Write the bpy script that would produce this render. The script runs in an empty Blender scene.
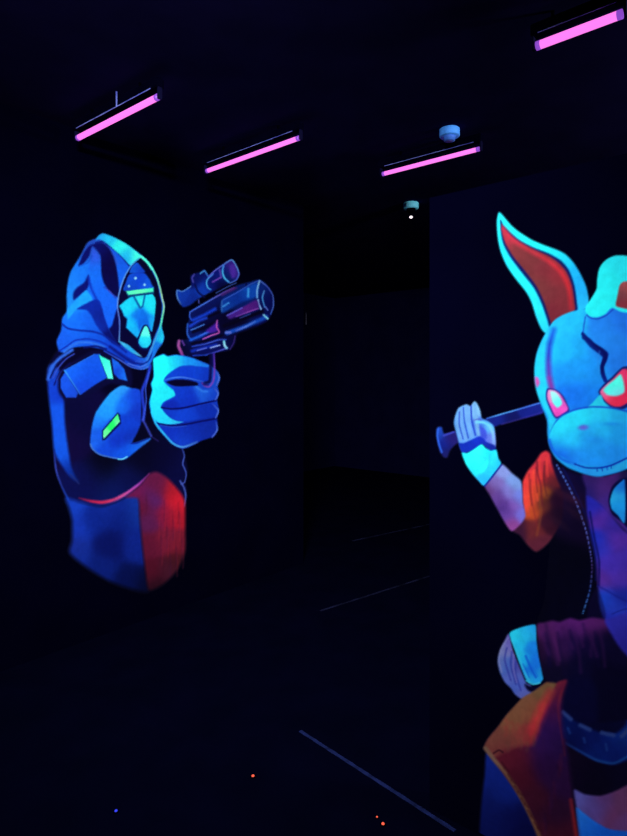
import bpy, bmesh, math
import numpy as np
from mathutils import Vector

COL = bpy.context.scene.collection
# ------------------------------------------------------------------ room frame
# world X runs along the left wall, world Y along the ceiling lamps and the right partition
EYE = 1.6
FPX, CX, HZ = 589.0, 313.5, 380.0
FW = np.array([.7615, .6481, 0.]); RT = np.array([.6481, -.7615, 0.]); UP = np.array([0, 0, 1.])
ORG = np.array([0, 0, EYE])

def ray(px, py):
    return FW + RT * ((px - CX) / FPX) + UP * ((HZ - py) / FPX)
def on_z(px, py, z):
    d = ray(px, py); return ORG + d * ((z - EYE) / d[2])

WALL_Y = 3.40          # left wall plane
PART_X = 1.955          # right partition plane
CEIL = 3.12

# ------------------------------------------------------------------ materials
def s2l(c):
    c = np.asarray(c, float) / 255.0
    return np.where(c <= .04045, c / 12.92, ((c + .055) / 1.055) ** 2.4)

def mat(name, base=(0, 0, 0), rough=.7, spec=.2, emit=None, strength=0, noise=None, bump=0, nscale=12):
    m = bpy.data.materials.new(name); m.use_nodes = True
    nt = m.node_tree; b = nt.nodes['Principled BSDF']
    b.inputs['Base Color'].default_value = (*base, 1)
    b.inputs['Roughness'].default_value = rough
    b.inputs['Specular IOR Level'].default_value = spec
    if emit is not None:
        b.inputs['Emission Color'].default_value = (*emit, 1)
        b.inputs['Emission Strength'].default_value = strength
    if noise is not None or bump:
        tc = nt.nodes.new('ShaderNodeTexCoord')
        n = nt.nodes.new('ShaderNodeTexNoise'); n.inputs['Scale'].default_value = nscale
        n.inputs['Detail'].default_value = 6
        nt.links.new(tc.outputs['Object'], n.inputs['Vector'])
        if noise is not None:
            r = nt.nodes.new('ShaderNodeValToRGB')
            r.color_ramp.elements[0].position = .35; r.color_ramp.elements[1].position = .68
            r.color_ramp.elements[0].color = (*base, 1); r.color_ramp.elements[1].color = (*noise, 1)
            nt.links.new(n.outputs['Fac'], r.inputs['Fac']); nt.links.new(r.outputs['Color'], b.inputs['Base Color'])
        if bump:
            n2 = nt.nodes.new('ShaderNodeTexNoise'); n2.inputs['Scale'].default_value = nscale * 12
            nt.links.new(tc.outputs['Object'], n2.inputs['Vector'])
            bp = nt.nodes.new('ShaderNodeBump'); bp.inputs['Strength'].default_value = bump
            bp.inputs['Distance'].default_value = .002
            nt.links.new(n2.outputs['Fac'], bp.inputs['Height']); nt.links.new(bp.outputs['Normal'], b.inputs['Normal'])
    return m

WALLC = (.00038, .00038, .0039)
M_WALL = mat('black_wall_paint', (.00034, .00034, .0034), .9, 0, noise=(.00042, .00042, .0044), bump=.1, nscale=3)
M_FLOOR = mat('black_floor', (.0006, .0008, .0050), .9, 0, noise=(.0008, .0010, .0066), bump=.2, nscale=4)
M_CEIL = mat('black_ceiling_paint', (.009, .007, .046), .9, 0, noise=(.012, .009, .062), bump=.1, nscale=4)
M_FAR = mat('lightened_wall_paint', (.0020, .0020, .017), .9, 0, noise=(.0026, .0026, .021), bump=.1, nscale=3)  # wall paint made lighter in place of ambient light on the far walls
M_TUBE = mat('violet_tube_glow', (.1, .02, .1), .4, .3, emit=(1.0, .20, .84), strength=1.15)
M_TUBE_END = mat('violet_tube_end', (.1, .03, .2), .4, .3, emit=(.35, .09, .8), strength=.7)
M_BATTEN = mat('dark_enamel', (.0005, .0005, .004), .6, .0, noise=(.0008, .0008, .006), nscale=9)
M_LIP = mat('lit_edge_enamel', (.06, .08, .4), .5, .1, noise=(.22, .28, .7), nscale=14)  # tube light on the batten edge, put into a lighter enamel
M_HOLDER = mat('lamp_holder_plastic', (.003, .003, .018), .6, .02)
M_BLACK = mat('black_metal', (.0006, .0006, .002), .7, .0)
M_PLASTIC = mat('white_plastic', (.08, .36, .97), .5, .1)
M_PLASTIC3 = mat('lit_white_plastic', (.20, .85, .97), .5, .1)
M_PLASTIC2 = mat('white_plastic_base', (.05, .17, .6), .5, .1)
M_TAPE = mat('worn_blue_tape', (.010, .018, .085), .8, .05, noise=(.004, .007, .03), nscale=25)
M_TAPE2 = mat('faint_grey_tape', (.010, .012, .040), .8, .05, noise=(.001, .0015, .006), nscale=6)
M_RED = mat('red_led', (.2, .01, .01), .4, .3, emit=(1, .13, .06), strength=1.0)
M_BLUE = mat('blue_led', (.01, .01, .2), .4, .3, emit=(.03, .05, .8), strength=1.0)
M_WHITE = mat('white_led', (.3, .3, .3), .4, .3, emit=(1, .85, .95), strength=1.6)
M_CORD = mat('glint_grey', (.06, .06, .09), .7, .1)  # paler grey that carries the glint at the cord's lower end
M_CORD2 = mat('black_cord', (.0005, .0005, .003), .8, 0)
M_LENS = mat('added_flood_glass', (.02, .02, .06), .2, .5, emit=(.3, .2, 1), strength=.6)  # glowing face of the added floods

def paint_mat():
    m = bpy.data.materials.new('fluorescent_mural_paint'); m.use_nodes = True
    nt = m.node_tree; b = nt.nodes['Principled BSDF']
    b.inputs['Roughness'].default_value = .85; b.inputs['Specular IOR Level'].default_value = .02
    a = nt.nodes.new('ShaderNodeAttribute'); a.attribute_name = 'paint'
    tc = nt.nodes.new('ShaderNodeTexCoord')
    n = nt.nodes.new('ShaderNodeTexNoise'); n.inputs['Scale'].default_value = 38; n.inputs['Detail'].default_value = 5
    mr = nt.nodes.new('ShaderNodeMapRange'); mr.inputs['From Min'].default_value = .3; mr.inputs['From Max'].default_value = .7
    mr.inputs['To Min'].default_value = .90; mr.inputs['To Max'].default_value = 1.08
    mx = nt.nodes.new('ShaderNodeVectorMath'); mx.operation = 'SCALE'
    nt.links.new(tc.outputs['Object'], n.inputs['Vector']); nt.links.new(n.outputs['Fac'], mr.inputs['Value'])
    nt.links.new(a.outputs['Color'], mx.inputs[0]); nt.links.new(mr.outputs['Result'], mx.inputs['Scale'])
    nt.links.new(mx.outputs['Vector'], b.inputs['Base Color'])
    return m
M_PAINT = paint_mat()

# ------------------------------------------------------------------ mesh helpers
def link_mesh(name, bm, m, parent=None, smooth=False):
    me = bpy.data.meshes.new(name); bm.normal_update(); bm.to_mesh(me); bm.free()
    if smooth:
        for p in me.polygons: p.use_smooth = True
    me.materials.append(m)
    o = bpy.data.objects.new(name, me); COL.objects.link(o)
    if parent: o.parent = parent
    return o
def tag(o, label, cat, group=None, kind=None):
    o['label'] = label; o['category'] = cat
    if group: o['group'] = group
    if kind: o['kind'] = kind
    return o
def empty(name, loc, rz=0):
    o = bpy.data.objects.new(name, None); COL.objects.link(o); o.location = loc; o.rotation_euler = (0, 0, rz)
    o.empty_display_size = .1
    return o
def box(bm, x0, x1, y0, y1, z0, z1, bev=0):
    vs = [bm.verts.new((x, y, z)) for x in (x0, x1) for y in (y0, y1) for z in (z0, z1)]
    fs = [(0, 1, 3, 2), (4, 6, 7, 5), (0, 4, 5, 1), (2, 3, 7, 6), (0, 2, 6, 4), (1, 5, 7, 3)]
    f = [bm.faces.new([vs[i] for i in q]) for q in fs]
    if bev:
        es = list({e for q in f for e in q.edges})
        bmesh.ops.bevel(bm, geom=es, offset=bev, segments=2, affect='EDGES')
def lathe(bm, prof, n=32, axis='z', c=(0, 0, 0)):
    rings = []
    for r, h in prof:
        ring = []
        for k in range(n):
            a = 2 * math.pi * k / n
            if axis == 'z': p = (c[0] + r * math.cos(a), c[1] + r * math.sin(a), c[2] + h)
            else: p = (c[0] + r * math.cos(a), c[1] + h, c[2] + r * math.sin(a))
            ring.append(bm.verts.new(p))
        rings.append(ring)
    for a, b in zip(rings, rings[1:]):
        for k in range(n):
            bm.faces.new((a[k], a[(k + 1) % n], b[(k + 1) % n], b[k]))
    bm.faces.new(rings[0][::-1]); bm.faces.new(rings[-1])
    bmesh.ops.recalc_face_normals(bm, faces=bm.faces)
def struct(name, x0, x1, y0, y1, z0, z1, m):
    bm = bmesh.new(); box(bm, x0, x1, y0, y1, z0, z1)
    o = link_mesh(name, bm, m); o['kind'] = 'structure'; return o

# ------------------------------------------------------------------ room shell
RX0, RX1, RY0, RY1 = -2.6, 8.6, -2.8, 6.8
struct('floor', RX0 - .1, RX1 + .1, RY0 - .1, RY1 + .1, -.1, 0, M_FLOOR)
struct('ceiling', RX0 - .1, RX1 + .1, RY0 - .1, RY1 + .1, CEIL, CEIL + .1, M_CEIL)
struct('wall_west', RX0 - .1, RX0, RY0, RY1, 0, CEIL, M_WALL)
struct('wall_east', RX1, RX1 + .1, RY0, RY1, 0, CEIL, M_FAR)
struct('wall_south', RX0 - .1, RX1 + .1, RY0 - .1, RY0, 0, CEIL, M_WALL)
struct('wall_north', RX0 - .1, RX1 + .1, RY1, RY1 + .1, 0, CEIL, M_FAR)
struct('wall_left', RX0, 3.86, WALL_Y, WALL_Y + .12, 0, CEIL, M_WALL)
struct('wall_right', PART_X, PART_X + .10, RY0, 1.095, 0, 2.28, M_WALL)

# ------------------------------------------------------------------ painted murals
GAIN = np.array([1.20, 1.22, 1.58])   # light reaching paint of albedo 1

def catmull(P, closed, n=6):
    P = np.asarray(P, float); N = len(P)
    if N < 3: return P
    out = []
    rng = range(N) if closed else range(N - 1)
    for i in rng:
        if closed: p0, p1, p2, p3 = P[i - 1], P[i], P[(i + 1) % N], P[(i + 2) % N]
        else: p0, p1, p2, p3 = P[max(i - 1, 0)], P[i], P[i + 1], P[min(i + 2, N - 1)]
        for k in range(n):
            t = k / n
            out.append(hermite(p1, p2, (p2 - p0) * .38, (p3 - p1) * .38, t))
    if not closed: out.append(P[-1])
    return np.array(out)
def hermite(a, b, ma, mb, t):
    t2, t3 = t * t, t * t * t
    return a * (2 * t3 - 3 * t2 + 1) + ma * (t3 - 2 * t2 + t) + b * (-2 * t3 + 3 * t2) + mb * (t3 - t2)

class Art:
    """A wall painting: colours on a regular grid over the wall. u, v are sketch coordinates of each grid point."""
    def __init__(s, pts3, shape, bg):
        d = pts3 - ORG
        f = d @ FW
        s.u = CX + FPX * (d @ RT) / f; s.v = HZ - FPX * d[:, 2] / f
        s.pts = pts3; s.shape = shape
        s.c = np.tile(np.asarray(bg, float), (len(pts3), 1))
        s.pid = np.zeros(len(pts3), int); s.cov = np.zeros(len(pts3)); s.names = [None]; s.labels = [None]
        s.rng = np.random.RandomState(4)
    def box(s, P, pad):
        return np.nonzero((s.u > P[:, 0].min() - pad) & (s.u < P[:, 0].max() + pad) & (s.v > P[:, 1].min() - pad) & (s.v < P[:, 1].max() + pad))[0]
    def dist(s, idx, P, closed, w=None):
        x, y = s.u[idx], s.v[idx]
        best = np.full(len(idx), 1e9); inside = np.zeros(len(idx), bool); wv = np.ones(len(idx)); col = np.zeros(len(idx))
        n = len(P); m = n if closed else n - 1
        for i in range(m):
            ax, ay = P[i]; bx, by = P[(i + 1) % n]
            dx, dy = bx - ax, by - ay; L = dx * dx + dy * dy + 1e-9
            t = np.clip(((x - ax) * dx + (y - ay) * dy) / L, 0, 1)
            d = np.hypot(x - ax - t * dx, y - ay - t * dy)
            nb = d < best; best = np.where(nb, d, best); col = np.where(nb, (i + t) / m, col)
            if closed:
                c = (ay > y) != (by > y)
                xi = ax + (y - ay) * dx / (dy if abs(dy) > 1e-9 else 1e-9)
                inside ^= c & (x < xi)
        return best, inside, col
    def colour(s, idx, c):
        if isinstance(c, tuple): return np.array(c, float)
        x, y = s.u[idx], s.v[idx]; acc = 0; W = 1e-30
        Q = np.array([q[:2] for q in c], float)
        D = np.hypot(Q[:, None, 0] - Q[None, :, 0], Q[:, None, 1] - Q[None, :, 1]) + 1e9 * np.eye(len(Q))
        h = max(.46 * float(np.mean(D.min(1))), 1.5)
        dm = np.min([(x - q[0]) ** 2 + (y - q[1]) ** 2 for q in Q], axis=0)
        for (cx, cy, cc) in c:
            w = np.exp(-((x - cx) ** 2 + (y - cy) ** 2 - dm) / (2 * h * h))
            acc = acc + w[:, None] * np.array(cc, float); W = W + w
        return acc / W[:, None]
    def put(s, idx, a, c):
        s.c[idx] = s.c[idx] * (1 - a[:, None]) + c * a[:, None]
        s.cov[idx] = np.maximum(s.cov[idx], a)
    def part(s, name, pts, c=None, f=1.0, smooth=True, label=None):
        s.names.append(name); s.labels.append(label)
        P = catmull(pts, True) if smooth else np.array(pts, float)
        idx = s.box(P, 3)
        d, ins, _ = s.dist(idx, P, True); sd = np.where(ins, -d, d)
        s.pid[idx[sd < .6]] = len(s.names) - 1
        if c is not None:
            s.put(idx, np.clip(.5 - sd / (f * 1.3), 0, 1), s.colour(idx, c))
    def fill(s, c, pts, f=1.2, smooth=True, a=1.0):
        P = catmull(pts, True) if smooth else np.array(pts, float)
        idx = s.box(P, f + 1)
        d, ins, _ = s.dist(idx, P, True); sd = np.where(ins, -d, d)
        s.put(idx, np.clip(.5 - sd / (f * 1.3), 0, 1) * a, s.colour(idx, c))
    def line(s, c, pts, w=1.2, f=1.0, a=1.0, taper=False, dots=0):
        P = catmull(pts, False)
        idx = s.box(P, w + f + 1)
        d, _, t = s.dist(idx, P, False)
        ww = w * (np.sin(np.pi * np.clip(t, .04, .96)) ** .6 if taper else 1.0)
        al = np.clip(.5 - (d - ww / 2) / (f * 1.2), 0, 1) * a
        if dots: al = al * (.35 + .65 * (np.sin(t * dots * 2 * np.pi) > -.2))
        if isinstance(c, list) and not isinstance(c[0][0], tuple) and len(c[0]) == 3 and not isinstance(c[0][2], tuple):
            ts = np.linspace(0, 1, len(c)); cc = np.stack([np.interp(t, ts, [q[k] for q in c]) for k in range(3)], 1)
        else: cc = s.colour(idx, c)
        s.put(idx, al, cc)
    def blob(s, c, x, y, rx, ry, ang=0, a=1.0, hard=1.0):
        P = np.array([[x - rx * 2, y - ry * 2 - rx], [x + rx * 2, y + ry * 2 + rx]])
        idx = s.box(P, 2); ca, sa = math.cos(math.radians(ang)), math.sin(math.radians(ang))
        dx, dy = s.u[idx] - x, s.v[idx] - y
        r = ((dx * ca + dy * sa) / rx) ** 2 + ((-dx * sa + dy * ca) / ry) ** 2
        al = np.exp(-r ** hard) * a
        al[s.cov[idx] < .3] = 0 if a < 1 else al[s.cov[idx] < .3]
        s.put(idx, al, np.array(c, float))
    def build(s, root, offset):
        ny, nx = s.shape
        cov = s.cov.reshape(ny, nx); pid = s.pid.reshape(ny, nx)
        live = (np.maximum.reduce([cov[:-1, :-1], cov[1:, :-1], cov[:-1, 1:], cov[1:, 1:]]) > .02)
        q = np.stack([pid[:-1, :-1], pid[1:, :-1], pid[:-1, 1:], pid[1:, 1:]])
        cp = q.max(0); first = q[0]; cp = np.where(first > 0, first, cp)
        # cells touched by paint outside every outline join the nearest part
        for _ in range(10):
            todo = live & (cp == 0)
            if not todo.any(): break
            g = cp.copy()
            for sh in ((0, 1), (0, -1), (1, 0), (-1, 0)):
                r = np.roll(cp, sh, (0, 1)); g = np.where((g == 0) & todo, r, g)
            cp = g
        albedo = s2l(np.clip(s.c, 0, 255)) / GAIN
        wall = np.array(WALLC)
        k = np.clip(s.cov * 1.0, 0, 1)[:, None]
        albedo = np.clip(albedo, 0, .97); albedo = np.where(k < .01, wall, albedo)
        tri = []
        I = np.arange(ny * nx).reshape(ny, nx)
        for p in range(1, len(s.names)):
            m = live & (cp == p)
            if m.sum() < 4: continue
            faces = np.stack([I[:-1, :-1][m], I[:-1, 1:][m], I[1:, 1:][m], I[1:, :-1][m]], 1)
            if s.flip: faces = faces[:, ::-1]
            used, inv = np.unique(faces, return_inverse=True); inv = inv.reshape(faces.shape)
            me = bpy.data.meshes.new(s.names[p])
            co = s.pts[used] + offset - np.array(root.location)
            me.from_pydata([], [], [])
            me.vertices.add(len(used)); me.vertices.foreach_set('co', co.ravel())
            nf = len(faces); me.loops.add(nf * 4); me.loops.foreach_set('vertex_index', inv.ravel().astype(np.int32))
            me.polygons.add(nf); me.polygons.foreach_set('loop_start', np.arange(0, nf * 4, 4, dtype=np.int32))
            me.update(calc_edges=True); me.validate()
            at = me.color_attributes.new('paint', 'FLOAT_COLOR', 'POINT')
            rgba = np.concatenate([albedo[used], np.ones((len(used), 1))], 1)
            at.data.foreach_set('color', rgba.ravel())
            me.materials.append(M_PAINT)
            o = bpy.data.objects.new(s.names[p], me); COL.objects.link(o); o.parent = root
            if s.labels[p]: o['label'] = s.labels[p]

BG = (2, 2, 20)
# ---- left wall: hooded figure aiming a pistol
xs = np.arange(1.50, 3.78, .0045); zs = np.arange(.12, 2.75, .0045)
XX, ZZ = np.meshgrid(xs, zs)
A = Art(np.stack([XX.ravel(), np.full(XX.size, WALL_Y), ZZ.ravel()], 1), XX.shape, BG); A.flip = False

# coat: torso
A.part('coat', [(59,350),(52,359),(47,369),(46.5,382),(50,400),(52,425),(54,450),(56,470),(61,485),(67,499),(80,503),(102,506),(125,497),(145,482),(160,480),(183,500),(186,490),(184,480),(187,470),(184,455),(182,446),(175,420),(160,360),(150,350),(120,345),(80,343)],
       [(100,420,(8,5,52)),(85,425,(5,5,48)),(75,440,(12,6,55)),(110,485,(8,20,90)),(90,480,(8,12,75)),(140,460,(3,3,30)),(160,465,(4,4,42)),(175,475,(6,8,60)),(130,478,(7,12,70)),(104,470,(2,2,22)),(130,385,(2,1,28))], f=2)
A.fill([(50,385,(14,60,205)),(56,420,(16,78,225)),(60,450,(16,80,225)),(70,473,(10,50,170)),(77,482,(8,22,90)),(62,385,(12,50,190)),(48,372,(18,60,170))],
       [(47.5,370),(52,364),(60,372),(63.5,392),(64.5,420),(67,442),(71.5,468),(79,483),(70,477),(60,463),(54,450),(52,425),(48.5,395)], f=2.5)
A.line([(10,30,120),(50,70,190),(30,50,150),(16,60,180)], [(54,450),(56,470),(61.5,486),(68,499)], 1.6, 1.4)
A.line((40,45,110), [(70,474),(79,484)], .8, 1, .7)
# cloak streaks
A.fill((4,2,34), [(60,372),(64,360),(74,350),(90,346),(105,348),(96,353),(80,360),(66,369),(58,380)], 2)
A.line((40,92,215), [(48,379),(52,367),(60,358),(72,350)], 3.2, 2)
A.line((6,10,80), [(50,378),(56,366),(64,358)], 1.2, 1.2)
A.line((48,70,195), [(53,378),(58,368),(66,359),(74,354)], 1.2, 1.2)
A.line((8,10,90), [(54,385),(60,372),(70,363)], 1.2, 1.2)
A.line((40,70,200), [(57,380),(62,371),(74,363),(90,355)], 1.2, 1.2)
# shoulder pads
A.fill((6,6,50), [(62,370),(96,350),(128,364),(131,386),(110,384),(82,399),(66,401),(58,390)], 2.5)
A.fill([(64,385,(20,78,225)),(75,396,(20,66,205))], [(60.5,379),(65,372),(78,393),(76,397.5),(66,397.5),(60.5,388)], 1.2, False)
A.fill([(70,370,(18,92,238)),(95,375,(12,72,220)),(85,390,(16,62,210)),(98,356,(16,80,222))], [(64.5,370.5),(95,354),(100,354),(107.5,377.5),(96,384),(81,394.5)], 1.2, False)
A.line([(50,150,245),(40,120,240),(30,90,220)], [(64.5,370.5),(80,394)], 1.4, 1)
A.line((32,100,230), [(64.5,370.5),(94,354.5)], 1, 1)
A.fill([(112,362,(20,90,225)),(124,376,(22,108,240)),(118,375,(14,60,200))], [(111.5,357.5),(118,362),(124,369),(127.3,381),(119,379),(113.8,374)], 1.2, False)
A.fill([(102,360,(50,240,215)),(110,372,(80,255,232))], [(98.6,355),(109.7,360.5),(113,379),(107.8,378.6)], 1.1, False)
A.line((18,60,110), [(98.2,354.6),(107.4,379)], .7, .8, .7)
# hem
A.line([(110,20,70),(185,32,80),(190,45,95),(195,75,150),(170,70,190),(120,50,160)], [(79,498),(90,501),(102,502.3),(115,499.5),(127,493),(139,484),(149,474)], 3.6, 1.8, taper=True)
# strap beside the sleeve
A.line((26,50,190), [(150,366),(147,378),(142,392),(144,410),(143,420)], 3.2, 1.8)
A.line((50,80,215), [(149,372),(145.5,388),(146,402),(143,420)], 1, 1.2)
A.line((55,70,195), [(143,420),(147,428),(151,436)], 2, 1.6, .8)
A.line((45,35,120), [(152,437),(158,441)], 1, 1, .7)
A.line([(30,50,140),(64,88,190),(50,70,170),(64,80,180)], [(182,448),(184.2,456),(182.6,464),(186,473),(184.5,482),(181,484)], 1.3, 1.1)
A.line((62,84,180), [(180,481),(184,488),(185.6,496),(184,506)], 1.6, 1.3)

A.part('coat_skirt', [(66,498),(80,500),(102,504),(127,494),(149,473),(157,472),(167,478),(179,491),(185,502),(185,530),(185,553),(176,573),(163,585),(150,591),(130,590),(110,582),(88,569),(70,553),(72,540),(72,520),(69,508)])
A.fill([(70,505,(18,60,195)),(76,530,(18,52,185)),(75,552,(14,44,160)),(95,520,(10,34,140)),(108,545,(7,18,98)),(120,515,(8,28,125)),(135,510,(14,48,155)),(139,545,(12,34,140)),(100,568,(10,30,125)),(130,582,(5,16,82)),(146,588,(4,8,44)),(72,548,(24,40,140)),(110,505,(14,40,150))],
       [(66,498),(80,502),(102,506),(122,499),(138,492),(140,520),(143,550),(146,575),(148,591),(132,589),(110,581),(88,568),(70,553),(72,540),(72,520),(69,508)], 4)
A.fill([(172,492,(165,24,44)),(178,502,(205,28,52)),(176,515,(170,26,48)),(158,488,(92,22,66)),(152,500,(80,30,105)),(150,520,(84,26,80)),(143,505,(92,18,48)),(165,515,(128,22,60)),(166,540,(115,26,55)),(150,545,(92,20,52)),(180,545,(120,26,50)),(152,572,(78,16,40)),(168,572,(68,22,44)),(180,562,(66,20,34)),(158,585,(42,12,30)),(136,497,(100,22,80))],
       [(149,474),(157,472),(167,478),(179,491),(184.5,502),(185,530),(184.5,553),(176,571),(163,584),(149,590),(146,575),(143,550),(140,520),(138,499),(126,497),(140,485)], 3)
for k in range(26):
    x = 146 + (k * 37 % 38); y = 495 + (k * 53 % 62)
    A.line([(60,10,30),(170,40,60),(50,18,70)][k % 3], [(x, y), (x + .4, y + 10), (x - .2, y + 20)], 1.2, 1.6, .22)

# sleeve
A.part('sleeve', [(110,393),(118,387),(123,385.5),(131,388),(139.5,390),(141,402),(141,416),(140.5,424),(137,433),(132.5,443),(149,438),(150,440),(141,447),(128,457.5),(122,459.5),(112,458),(100,455),(92,449),(90,442),(92,425),(95.5,413),(102,403)],
       [(118,390,(36,140,240)),(112,397,(30,148,248)),(100,412,(26,140,246)),(96,422,(24,112,240)),(93,440,(24,92,230)),(125,402,(18,96,232)),(132,400,(16,60,205)),(138,410,(14,48,185)),(128,425,(12,56,200)),(112,432,(14,56,200)),(118,442,(12,46,185)),(105,450,(14,66,212)),(122,452,(14,78,224)),(135,448,(16,90,232)),(144,442,(30,100,215)),(132,437,(12,44,175)),(99,435,(18,80,222))], f=1.5)
A.line((70,120,205), [(90.2,444),(93,449.5),(100,454.6),(112,457.5),(122,459),(127,457)], 1.0, 1.0)
A.line((90,200,245), [(118,459),(122,459.2),(127,456.6)], 1.2, 1.0)
A.line((7,24,130), [(131,443.5),(137,443),(148,438.5)], 1.0, 1.2)
A.fill((5,18,85), [(102,430.5),(117.6,412.3),(120.2,415),(121,423.5),(105,440),(102,440.5)], 1.2, False)
A.fill([(105,434,(90,250,150)),(112,425,(30,240,105)),(118,418,(60,248,130)),(104,438,(120,255,190)),(119,423,(110,250,170))], [(103.2,431),(117.6,414),(119.7,421.6),(104,438.3),(103.2,437)], 1.0, False)

# hood
A.part('hood', [(102,233.6),(110,236),(125,243.5),(141,255),(150,264),(158,279),(161.5,295),(164.5,306),(162.5,320),(161.5,328),(164,337),(162.5,343),(157,351),(152,361),(148,367.5),(141,369.5),(131,366.5),(118,358.5),(104,350),(86,346.5),(72,348),(63,352.5),(58.5,350),(56.6,341),(61,330),(62.2,318),(66.5,311),(66.5,296),(67.5,284),(70.5,272),(80,256),(87,243),(93,239.5),(97,238)],
       [(71,280,(22,118,244)),(70,300,(24,128,240)),(85,270,(20,112,246)),(95,275,(18,98,240)),(102,292,(18,96,242)),(112,312,(18,92,240)),(75,325,(18,105,248)),(72,340,(18,86,228)),(90,325,(16,86,225)),(95,340,(14,74,215)),(62,340,(20,84,225)),(115,350,(14,56,195)),(130,360,(14,60,200)),(125,260,(18,84,226)),(122,275,(18,94,240)),(150,355,(24,100,220)),(88,248,(28,72,190))], f=1.4)
A.line((8,14,100), [(106,243.5),(116,250.5),(124,259),(129,265)], 1.8, 1.5)
A.line((48,80,200), [(102,243),(109,249),(114,256),(117,264)], 1.4, 1.6, .8)
A.line((8,16,110), [(96,243),(104,241.5),(110,243)], 1.6, 1.5)
A.fill([(108,265,(7,4,62)),(112,285,(6,6,70)),(90,250,(8,14,105))], [(95.5,243.5),(103,243),(109,248.5),(113.5,257),(116.5,268),(118.5,282),(119,296),(115,296),(108,290),(103,281),(100.8,270),(100.3,256),(96,249.5),(92,246.5),(89,256),(84,263),(78.5,265.5),(83,254),(89,246)], 1.6)
A.fill([(96,256,(40,82,225)),(97,270,(18,100,240))], [(92.5,249.5),(97,253),(99.6,258),(100,272),(95,275),(88,270),(90,262)], 2)
A.line((14,60,190), [(79,266),(87,263),(92,256)], 1.4, 1.6, .5)
A.line([(30,50,180),(70,70,200),(40,50,160)], [(104,287),(110,292),(115.5,298)], .9, 1)
A.fill((8,14,108), [(73.6,300),(73.2,293),(77,287.5),(84,282.5),(88.3,275),(89,284),(86,290),(79,296)], 1.8)
A.line((10,44,180), [(88.5,278),(91,288),(97,301),(103,318),(109,334)], 2.2, 2, .9)
A.fill([(82,298,(24,150,248)),(72,308,(26,148,248))], [(86.5,290.5),(92.8,301.5),(82,305.5),(74,312),(68,319),(67.3,310),(73,303),(79,297)], 1.4)
A.fill([(92,306,(9,36,160)),(102,318,(8,24,128)),(112,338,(6,14,100)),(98,322,(9,40,165))], [(77,309),(86,303.5),(95,299.5),(100,302),(104.5,318),(108,328),(113,337),(120,346),(112,343),(103,334),(96,325),(91,315),(86,310)], 1.6)
A.fill((5,7,76), [(117,309),(119.5,320),(120,345),(114,339),(109,329.5),(112,325)], 1.6)
A.line((8,28,138), [(62,324),(68,328.5),(80,330.5),(92,331.5),(103,335),(116,344),(126,352)], 1.6, 1.5)
A.line((10,36,160), [(59,351),(67,346),(75,340.5),(88,339),(101,342),(114,349),(128,358),(138,362)], 1.2, 1.4)
A.line((42,104,225), [(64,352),(72,345.5),(80,342.5),(92,343),(104,347)], 2.0, 1.8)
A.line((6,14,95), [(84,347.6),(96,346.2),(106,349)], 1.6, 1.4)
A.line((6,14,96), [(100,348),(112,354),(124,361)], 1.4, 1.4, .8)
A.line((7,20,120), [(110,347),(122,356),(133,362.5),(142,363)], 2.6, 2)
A.line([(24,60,190),(60,90,210),(50,96,215),(60,110,220)], [(104,351),(118,359),(131,367),(142,369),(148,367)], 1.2, 1.1)
A.line([(30,70,200),(40,110,230),(30,130,230)], [(136,361),(145,362),(150,354),(155,344),(160,336)], 2.2, 1.8)
A.line((8,30,120), [(140,365),(148,361),(153,352),(160,344)], 1.1, 1.2)
A.line((80,110,210), [(128,363.5),(140,367),(147,364)], .8, 1)
A.fill([(98,237,(28,150,240)),(108,237,(30,190,246)),(122,247,(44,236,242)),(136,256,(64,255,236)),(127,256,(26,170,245))], [(95.5,240),(98.5,235.5),(103,233.6),(112,236.5),(127,244.5),(141,255.5),(146,260),(138,262),(131,266),(122,257),(112,248),(104,241.5),(99,239.5)], 1.2)
A.fill([(158,335,(20,150,230)),(162,336,(30,205,240)),(155,347,(20,110,225))], [(160.5,326),(163.5,335),(162.5,342),(157.5,348),(152.5,357),(153,346),(157,336)], 1.3)

# face
A.part('face_mask', [(141,257.5),(149.5,267),(157,282),(159.5,295),(162,306),(160,322),(157,330),(151,345),(146,357),(139,357),(128,349.5),(119.5,342),(120,322),(117.5,306),(119.5,292),(124.5,277),(132,265)],
       [(150,270,(4,3,42)),(122,330,(4,3,48)),(135,350,(5,3,46)),(157,300,(4,4,40)),(125,297,(6,4,52))], f=1.2)
A.fill([(134,268,(15,80,214)),(140,270,(13,62,200))], [(133,265),(137,262.5),(142,268),(144.5,272.5),(130,273),(131,268)], 1.2)
A.fill([(130,280,(14,72,212)),(140,280,(12,62,208)),(148,284,(15,84,226)),(128,288,(12,62,190))], [(130,274),(143.5,273),(148.5,278),(151.8,285),(152.5,288.5),(124.5,291),(125.5,283)], 1.3)
for x, y, r in ((135.4,278.2,1.4),(128.8,286.2,1.2),(144.4,284.8,1.3)):
    A.fill((150,225,255), [(x-r,y),(x,y-r),(x+r,y),(x,y+r)], 1.2)
A.fill([(122,306,(24,200,246)),(130,305,(24,204,246)),(130,325,(18,176,245)),(140,315,(14,110,234)),(143,322,(12,98,230)),(136,332,(20,160,240)),(151,305,(26,214,246)),(151,325,(20,166,244)),(134,299,(22,190,240))],
       [(118.8,306),(124,301.5),(130,297),(137,295),(152,293.5),(155,298),(155.8,303),(154.5,318),(152,331.5),(150.5,331),(147,325),(143.5,326.5),(139,335.5),(136.8,338),(126,327.5),(127,319),(124,316),(122,311)], 1.2, False)
A.fill((10,92,170), [(131,293.5),(146,293),(143.2,307),(140.5,309),(138.8,308)], 1.1, False)
A.fill([(138,296,(34,215,235)),(141,305,(40,235,235))], [(134,295),(144,294.5),(141.8,305.6),(140.5,306.6)], 1.1, False)
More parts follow.
